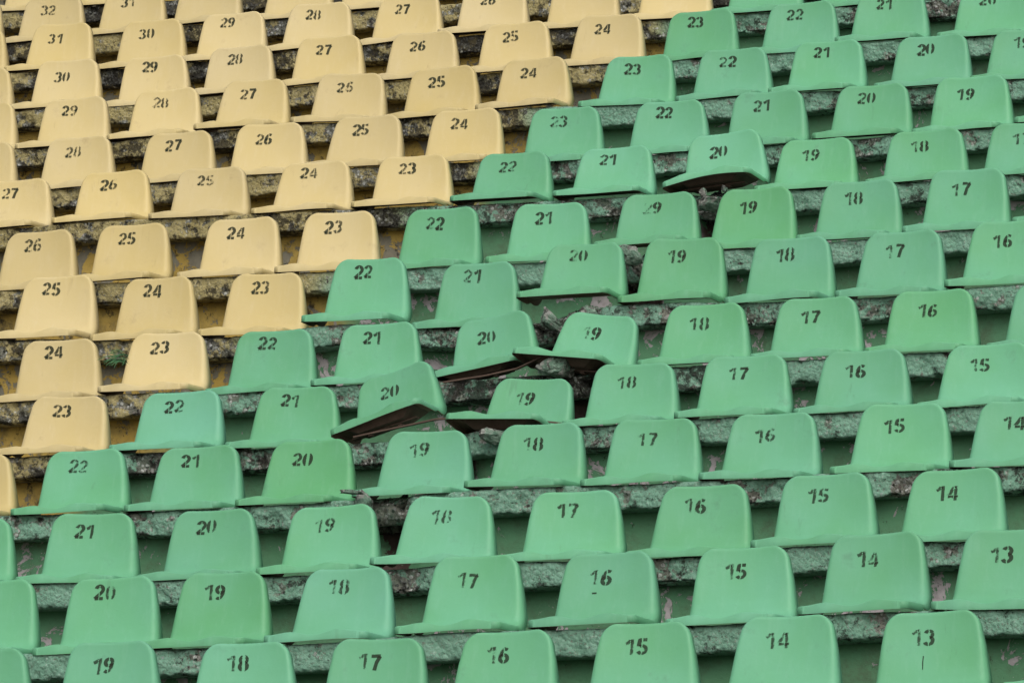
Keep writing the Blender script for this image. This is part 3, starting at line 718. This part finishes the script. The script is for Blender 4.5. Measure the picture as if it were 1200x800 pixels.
def numeral_mesh(name, text, wears, a0, t0, size, rng, slant=0.0, bold=BOLD):
    """text laid on the backrest surface; (a0, t0) is the middle of the text"""
    V, F, WR, ED = [], [], [], []
    adv = 0.80 * size
    ox0 = a0 - adv * len(text) / 2
    for ci, ch in enumerate(text):
        strokes, gaps = STROKES[ch]
        jx, jy = rng.uniform(-.02, .02), rng.uniform(-.05, .05)
        sc = rng.uniform(.95, 1.05)
        for pl in strokes:
            c = resample(pl)
            tg = np.gradient(c, axis=0); tg /= np.maximum(np.linalg.norm(tg, axis=1, keepdims=True), 1e-6)
            nn = np.stack([-tg[:, 1], tg[:, 0]], 1)
            cols = (-1, -.62, 0, .62, 1)
            grid = []
            for q in cols:
                g2 = c + nn * q * bold
                grid.append(g2)
            grid = np.stack(grid, 1)                      # n x 5 x 2
            ok = np.ones(len(c), bool)
            cen = c
            b = len(V)
            flat = grid.reshape(-1, 2)
            gx = flat[:, 0]; gy = flat[:, 1]
            la = ox0 + adv * ci + (gx * 1.26 + jx + slant * (gy - .5)) * size * sc
            lt = t0 + (gy - .5 + jy) * size * sc
            P, Nn = surf(la, np.clip(lt, T_PAN, T_ALL - .012), 0.0009 + 0.00015 * (b % 7) / 7)
            V += list(P)
            WR += [wears[min(ci, len(wears) - 1)]] * len(flat)
            ED += [abs(q) ** 2 for _ in range(len(c)) for q in cols]
            for i in range(len(c) - 1):
                for k in range(4):
                    ids = (b + i * 5 + k, b + i * 5 + k + 1, b + (i + 1) * 5 + k + 1, b + (i + 1) * 5 + k)
                    mx = np.mean([flat[j - b, 0] for j in ids]); my = np.mean([flat[j - b, 1] for j in ids])
                    bad = False
                    for (kind, at, hw) in gaps:
                        if kind == 'v' and abs(mx - at) < hw: bad = True
                        if kind == 'h' and abs(my - at) < hw: bad = True
                    if not bad:
                        F.append(ids)
    me = mesh_from(name, V, F, (M_NUM,))
    for nm, dat in (('wear', WR), ('edge', ED)):
        at = me.attributes.new(nm, 'FLOAT', 'POINT')
        at.data.foreach_set('value', np.array(dat, dtype=np.float32))
    return me

NUM_A, NUM_T = -0.032, T_ALL - 0.088
NLOC, _ = surf(np.array(NUM_A), np.array(NUM_T))

# ------------------------------------------------------------------ rows of the stand
ROWS = 'ABCDEFGHIJKLMNO'
def row_y(j): return j * ROW_D - NLOC[1]

# how tall the seats of each row stand (they are bolted down at slightly different depths)
ROW_F = dict(A=1.05, B=1.04, C=1.0, D=.97, E=.95, F=1.0, G=1.08, H=1.05, I=.94, J=1.0, K=.98, L=1.0, M=1.0, N=1.0, O=1.0)
ROWBASE = {}
for j, k in enumerate(ROWS):
    pts = sorted((s[2] - NLOC[0], s[3] - NLOC[2] * ROW_F[k]) for s in SEATS if s[0] == k and s[6] is None)
    ROWBASE[j] = pts

def slab_z(j, x):
    """height of the top of step j along x: follows the settled seats"""
    x = np.asarray(x, float)
    if j not in ROWBASE or len(ROWBASE[j]) < 2:
        return np.full(x.shape, j * ROW_H - NLOC[2])
    p = np.array(ROWBASE[j])
    num = 0; den = 0
    for (px, pz) in p:
        wgt = np.exp(-((x - px) / 0.32) ** 2) + 1e-6
        num = num + wgt * pz; den = den + wgt
    lo = np.min(p[:, 1]) if False else 0
    return num / den + 0.002

# where the joint between two slabs has broken open, step by step: (row, x, half width, strength)
BREAKS = BREAK_TABLE
ERODE = {3: .9, 4: .75, 5: .95, 6: .75, 7: .25, 8: .55, 9: .6, 10: .55, 11: .6, 2: .45, 1: .35, 0: .3, 12: .7, 13: .8, 14: .8}

def break_amount(j, x):
    r = 0 * np.asarray(x, float)
    for (bj, bx, hw, st) in BREAKS:
        if bj == j:
            r = np.maximum(r, st * np.exp(-(np.abs(x - bx) / hw) ** 3))
    return r

def project(P):
    d = np.asarray(P, float) - CAM
    z = d @ CF
    return 600 + FOC * (d @ CR) / z, 400 - FOC * (d @ CU) / z

def row_span(j):
    """x range of row j inside the picture, with a margin"""
    y, z = row_y(j), j * ROW_H
    xs = np.linspace(-14, 12, 521)
    px, _ = project(np.stack([xs, np.full_like(xs, y), np.full_like(xs, z)], 1))
    v = xs[(px > -10) & (px < 1210)]
    return v.min() - 1.3, v.max() + 1.3

X0, X1 = -9.5, 7.0
terrace = empty('concrete_terrace', (0, 0, 0))
tag(terrace, 'stepped concrete terrace with crumbling edges and flaking green and yellow paint under the seats', 'terrace')

def zone_of(x, z, y):
    return sstep(-1.85, -1.60, x + 0.35 * (fbm(x * 3, y * 3, z * 3, 3, 5) - .5))

def step_edge(j):
    """front edge (nosing) of one step, with its underside and the top behind it"""
    y0 = row_y(j) + 0.014
    a, b = row_span(j)
    dense = np.arange(a, b, 0.0085)
    xs = np.unique(np.concatenate([np.arange(X0, a, 0.15), dense, np.arange(b, X1, 0.15), [X1]]))
    # profile: (outward offset y (negative = front), z, ny, nz)
    prof = [(0.62, 0.0, 0, 1), (0.40, 0.0, 0, 1), (0.24, 0.0, 0, 1), (0.16, 0.0, 0, 1), (0.08, 0.0, 0, 1), (0.045, 0, 0, 1), (0.025, 0, 0, 1), (0.012, -.001, -.4, .9), (0.004, -.005, -.8, .6)]
    for q in np.linspace(0.012, NOSE_H - 0.010, 9):
        prof.append((0.0, -q, -1, 0))
    prof += [(0.004, -NOSE_H + .004, -.7, -.7), (0.012, -NOSE_H, -.3, -.95), (0.03, -NOSE_H, 0, -1), (0.065, -NOSE_H, 0, -1), (0.135, -NOSE_H, 0, -1)]
    prof = np.array(prof)
    XX, _ = np.meshgrid(xs, prof[:, 0], indexing='ij')
    YY = np.repeat(prof[None, :, 0], len(xs), 0); ZZ = np.repeat(prof[None, :, 1], len(xs), 0)
    NY = np.repeat(prof[None, :, 2], len(xs), 0); NZ = np.repeat(prof[None, :, 3], len(xs), 0)
    front = np.clip(1 - YY / 0.08, 0, 1)
    er = ERODE.get(j, .5)
    yy, zz = YY + y0, ZZ + j * ROW_H
    n1 = fbm(XX * 6, yy * 6, zz * 6, 4, 11 + j)
    n2 = fbm(XX * 22, yy * 22, zz * 22, 4, 31 + j)
    n3 = fbm(XX * 60, yy * 60, zz * 60, 3, 51 + j)
    nl = fbm(XX * 1.3, 0 * yy, j * 3.7 + 0 * zz, 3, 71)
    e = sstep(0.50 - 0.10 * er, 0.72, n1 * .55 + nl * .45) * (0.010 + 0.034 * er)
    e = e + sstep(0.50, 0.75, n2) * 0.012 * (0.4 + er) + (n3 - .5) * 0.010 * (0.5 + er) + (n2 - .5) * 0.012 * er
    brk = break_amount(j, XX + 0.09 * (n1 - .5) * 2 + .10 * ZZ)
    e = e * front + brk * front * (0.10 + 0.22 * (n2)) 
    e = np.minimum(e, 0.05 + 0.20 * brk - YY * .3)
    low = sstep(-0.02, -NOSE_H, ZZ)
    py = YY + y0 - NY * -1.0 * 0 + e * np.where(NY < -.2, 1.0, 0.35 * (YY < .03))
    pz = ZZ - e * np.where(NZ > .3, 0.28, 0) + e * np.where(NZ < -.3, 0.75, 0) * (YY < .05) - brk * 0.05 * front * (n1)
    pz = pz + (n2 - .5) * 0.010 * np.where(np.abs(NZ) > .5, 1, 0) * front
    top = slab_z(j, xs)
    pz = pz + top[:, None]
    V = np.stack([XX, py, pz], -1).reshape(-1, 3)
    nx, npf = len(xs), len(prof)
    I = np.arange(nx * npf).reshape(nx, npf)
    q = np.stack([I[:-1, :-1], I[:-1, 1:], I[1:, 1:], I[1:, :-1]], -1).reshape(-1, 4)
    me = mesh_from('step_edge', V, q.tolist(), (M_NOSE,))
    zo = zone_of(XX, zz, yy)
    lich = sstep(.38, .62, nl) * er + (1 - zo) * 0.35 + 0.4 * low * (n1)
    for nm, dat in (('zone', zo), ('lichen', lich), ('erode', np.clip(e / 0.03, 0, 1.5) * .8 + er * .55 - .35)):
        at = me.attributes.new(nm, 'FLOAT', 'POINT')
        at.data.foreach_set('value', dat.ravel().astype(np.float32))
    o = obj('step_edge', me, terrace)
    return o

def riser(j):
    """set-back face under the edge of step j, down to the tread of the step below"""
    y0 = row_y(j) + 0.014 + 0.105
    a, b = row_span(j)
    xs = np.unique(np.concatenate([np.arange(X0, a, 0.2), np.arange(a, b, 0.02), np.arange(b, X1, 0.2), [X1]]))
    zs = np.linspace(-NOSE_H + .012, -ROW_H - .03, 20)
    XX, ZZ = np.meshgrid(xs, zs, indexing='ij')
    n1 = fbm(XX * 5, 0 * XX + j * 2.1, ZZ * 5, 4, 91 + j)
    n2 = fbm(XX * 26, 0 * XX, ZZ * 26, 3, 111 + j)
    brk = break_amount(j, XX + .12 * (n1 - .5))
    fade = sstep(-ROW_H + .02, -NOSE_H - .05, ZZ)
    push = brk * (0.10 + .10 * n2) * (0.25 + .75 * fade)
    V = np.stack([XX, y0 + (n1 - .5) * .012 + (n2 - .5) * .004 + push, ZZ + slab_z(j, xs)[:, None] * 1.0], -1)
    V = V.reshape(-1, 3)
    I = np.arange(XX.size).reshape(XX.shape)
    q = np.stack([I[:-1, :-1], I[:-1, 1:], I[1:, 1:], I[1:, :-1]], -1).reshape(-1, 4)
    me = mesh_from('riser', V, q.tolist(), (M_RISER,))
    nl = fbm(XX * 1.1, 0 * XX + j * 5.3, 0 * XX, 2, 131)
    for nm, dat in (('zone', zone_of(XX, ZZ, 0 * XX + y0)), ('erode', brk), ('patchy', sstep(.42, .62, nl))):
        at = me.attributes.new(nm, 'FLOAT', 'POINT')
        at.data.foreach_set('value', dat.ravel().astype(np.float32))
    return obj('riser', me, terrace)

NROW = len(ROWS)
for j in range(-1, NROW + 2):
    step_edge(j)
    if j > -1:
        riser(j)
# body of the stand: back, ends and base, closed behind the steps
def terrace_core():
    prof = []
    for j in range(-1, NROW + 2):
        y, z = row_y(j) + 0.30, j * ROW_H - NLOC[2] - NOSE_H - .06
        if j == -1: prof.append((y, GROUND_Z - .5))
        prof += [(y, z), (y + ROW_D - .06, z)]
    yb = row_y(NROW + 1) + 1.2
    prof += [(yb, prof[-1][1]), (yb, GROUND_Z - .5)]
    n = len(prof)
    V = [(X0 + .004, y, z) for y, z in prof] + [(X1 - .004, y, z) for y, z in prof]
    F = [tuple(range(n)), tuple(range(2 * n - 1, n - 1, -1))]
    for i in range(n):
        k = (i + 1) % n
        F.append((i, n + i, n + k, k))
    obj('core', mesh_from('core', V, F, (M_TREAD,), smooth=False), terrace)
GROUND_Z = CAM[2] - 1.65
terrace_core()
gm = mesh_from('ground', [(-300, -300, GROUND_Z), (300, -300, GROUND_Z), (300, 300, GROUND_Z), (-300, 300, GROUND_Z)], [(0, 1, 2, 3)], (M_GROUND,))
tag(obj('ground', gm), kind='structure')

# ------------------------------------------------------------------ seats
ORD = ['', 'lowest', 'second', 'third', 'fourth', 'fifth', 'sixth', 'seventh', 'eighth', 'ninth', 'tenth', 'eleventh', 'twelfth', 'thirteenth', 'fourteenth', 'fifteenth']
rng = random.Random(7)
PROTO = {}
def make_seat(col):
    r = empty('stadium_seat')
    obj('seat_pan', SEATM[col][0][0], r)
    obj('backrest', SEATM[col][1][0], r)
    return r

def place_seat(col, first):
    if col not in PROTO:
        PROTO[col] = make_seat(col)
        return PROTO[col]
    src = PROTO[col]
    r = src.copy(); COL.objects.link(r)
    for ch in list(src.children):
        if ch.name.split('.')[0] in ('seat_pan', 'backrest'):
            c = ch.copy(); COL.objects.link(c); c.parent = r
            if c.name.startswith('seat_pan'):
                c.data = SEATM[col][0][rng.randrange(5)]
            else:
                c.data = SEATM[col][1][rng.randrange(6)]
    return r

count = {}
SEATOBJ = {}
for s in SEATS:
    rowk, n, x, z, col, shown, tilt, wears, noff, text, label = s
    j = ROWS.index(rowk)
    r = place_seat(col, False)
    ox, oz = x - NLOC[0], z - NLOC[2]
    R = Matrix.Rotation(rng.gauss(0, RAD(.7)), 4, 'Y') @ Matrix.Rotation(rng.gauss(0, RAD(1.0)), 4, 'Z') @ Matrix.Rotation(rng.gauss(0, RAD(.9)), 4, 'X')
    if tilt:
        rx, ry, rz, dy = tilt
        R = Matrix.Rotation(RAD(rz), 4, 'Z') @ Matrix.Rotation(RAD(ry), 4, 'Y') @ Matrix.Rotation(RAD(rx), 4, 'X')
    else:
        dy = 0.0
    piv = Vector(NLOC)
    fz = 1.0 if tilt else ROW_F[rowk] * rng.uniform(.985, 1.015)
    base = Vector((ox, row_y(j) + dy + rng.uniform(-.006, .006), oz))
    r.matrix_world = Matrix.Translation(base + piv) @ R @ Matrix.Scale(fz, 4, (0, 0, 1)) @ Matrix.Translation(-piv)
    hue = rng.gauss(0.48, 0.13); hue = min(1, max(0, hue))
    c3 = (hue, rng.random(), rng.random(), 1.0)
    for ch in r.children: ch.color = c3
    if text:
        t = numeral_mesh('seat_number', text, wears, NUM_A + noff[0], NUM_T + noff[1], 0.0555, rng, slant=rng.uniform(-.02, .08))
        o = obj('seat_number', t, r); o.color = (0, 0, rng.random(), 1)
    tag(r, label, 'stadium seat', 'green plastic seats in rows on the terrace' if col == 'green' else 'yellow plastic seats in rows on the terrace')
    SEATOBJ[(rowk, n)] = r
    bpy.context.view_layer.update() if False else None

def bracket_mesh(bent):
    V, F = [], []
    def box(x0, x1, y0, y1, z0, z1):
        b_ = len(V)
        V.extend([(x, y, z) for z in (z0, z1) for y in (y0, y1) for x in (x0, x1)])
        F.extend([tuple(b_ + q for q in f) for f in ((0, 2, 3, 1), (4, 5, 7, 6), (0, 1, 5, 4), (2, 6, 7, 3), (0, 4, 6, 2), (1, 3, 7, 5))])
    # shallow pressed tray under the pan, wider at the top, with a strap and two bolt heads
    tray = [(-.165, .018, .021), (.165, .018, .021), (.165, .178, .024), (-.165, .178, .024), (-.105, .055, -.012), (.105, .055, -.012), (.105, .150, -.010), (-.105, .150, -.010)]
    V.extend(tray)
    F.extend([(0, 1, 2, 3), (7, 6, 5, 4), (0, 4, 5, 1), (1, 5, 6, 2), (2, 6, 7, 3), (3, 7, 4, 0)])
    box(-.15, .15, .085, .112, -.018, -.0125)
    for x in (-.07, .07):
        box(x - .009, x + .009, .090, .107, -.025, -.0185)
    if bent: V = bend_pan(np.array(V), np.array(V)[:, 1])
    return mesh_from('mounting_bracket', V, F, (M_STEEL,), smooth=False)
BRACKET = [bracket_mesh(False), bracket_mesh(True)]
BENT = {('E', 19): 90, ('F', 19): 90, ('I', 20): 91}
for key, mode in BENT.items():
    for ch in SEATOBJ[key].children:
        if ch.name.startswith('seat_pan'):
            ch.data = cut_shell('seat_pan', True, (M_GREEN, M_UNDER), mode)
for key in (('E', 20), ('E', 19), ('F', 20), ('F', 19), ('I', 20)):
    obj('mounting_bracket', BRACKET[key in BENT], SEATOBJ[key])

def scuff(seat, text, a, t, size, wear, label=None, bold=.06):
    me = numeral_mesh('scuff_mark', text, [wear], a, t, size, rng, bold=bold)
    o = obj('scuff_mark', me, seat); o.color = (0, 0, rng.random(), 1)
scuff(SEATOBJ[('B', 16)], '-', -0.050, T_ALL - .148, .030, .42, bold=.11)
scuff(SEATOBJ[('A', 13)], '|', -0.03, T_ALL - .168, .045, .50, bold=.038)

# ------------------------------------------------------------------ rubble in the broken joint
def rock_mesh(seed, sx, sy, sz):
    rs = np.random.RandomState(seed)
    import bmesh
    bm = bmesh.new()
    for _ in range(16):
        p = rs.normal(size=3); p /= max(abs(p)) ** .7 * np.linalg.norm(p) ** .3
        bm.verts.new(p * rs.uniform(.8, 1.0))
    res = bmesh.ops.convex_hull(bm, input=bm.verts)
    bmesh.ops.delete(bm, geom=[e for e in res['geom_interior'] if isinstance(e, bmesh.types.BMVert)], context='VERTS')
    bmesh.ops.subdivide_edges(bm, edges=bm.edges[:], cuts=5, use_grid_fill=True)
    bmesh.ops.triangulate(bm, faces=bm.faces[:])
    for v in bm.verts:
        c = np.array(v.co)
        d = float(fbm(c[0] * 2.2 + seed, c[1] * 2.2, c[2] * 2.2, 4, 3)) - .5
        d2 = float(fbm(c[0] * 7 + seed, c[1] * 7, c[2] * 7, 3, 8)) - .5
        c = c / np.linalg.norm(c) ** .35
        v.co = Vector(c * (1 + .55 * d + .22 * d2))
        v.co.x *= sx / 2; v.co.y *= sy / 2; v.co.z *= sz / 2
    me = bpy.data.meshes.new('concrete_chunk'); bm.to_mesh(me); bm.free()
    me.materials.append(M_ROCK)
    return me

for i, (x, y, z, sx, sy, sz, rot, label) in enumerate(CHUNKS):
    o = obj('concrete_chunk', rock_mesh(100 + i, sx, sy, sz), None, (x, y, z))
    o.rotation_euler = (rot * .4, rot, rot * 2.1)
    tag(o, label, 'rubble', 'broken concrete lying in the open joint')

# ------------------------------------------------------------------ bent steel rails under the broken seats
def bar_mesh(name, pts, w_, h_, mat):
    V, F = [], []
    for (x, y, z) in pts:
        V += [(x, y - w_ / 2, z - h_ / 2), (x, y + w_ / 2, z - h_ / 2), (x, y + w_ / 2, z + h_ / 2), (x, y - w_ / 2, z + h_ / 2)]
    for i in range(len(pts) - 1):
        b = i * 4
        for k in range(4):
            F.append((b + k, b + (k + 1) % 4, b + 4 + (k + 1) % 4, b + 4 + k))
    F.append((3, 2, 1, 0)); e = (len(pts) - 1) * 4
    F.append((e, e + 1, e + 2, e + 3))
    return mesh_from(name, V, F, (mat,), smooth=False)

for pts, label in RAILS:
    tag(obj('mounting_rail', bar_mesh('mounting_rail', pts, .022, .006, M_STEEL)), label, 'steel rail', 'bent rails under the broken seats')

# ------------------------------------------------------------------ a feathery weed on one step edge
def weed(x, y, z):
    r = empty('weed', (x, y, z))
    rs = np.random.RandomState(4)
    V, F = [], []
    for q in range(34):
        a = rs.uniform(-1.5, .1); L = rs.uniform(.04, .11); droop = rs.uniform(.2, 1.0)
        st = np.array([rs.uniform(-.015, .02), rs.uniform(-.01, .01), rs.uniform(-.02, .02)])
        b = len(V)
        for i in range(6):
            f = i / 5
            p = st + np.array([math.sin(a) * L * f, -.05 * f + rs.uniform(-.002, .002), L * (f * .75 - droop * f * f)])
            wd = .0026 * (1 - f * .8)
            V += [tuple(p + np.array([-wd, 0, wd])), tuple(p + np.array([wd, .001, -wd]))]
        for i in range(5):
            F.append((b + 2 * i, b + 2 * i + 1, b + 2 * i + 3, b + 2 * i + 2))
    obj('leaves', mesh_from('leaves', V, F, (M_WEED,)), r)
    tag(r, 'small feathery green weed hanging from the step edge beside a yellow seat', 'weed')
weed(*WEED)
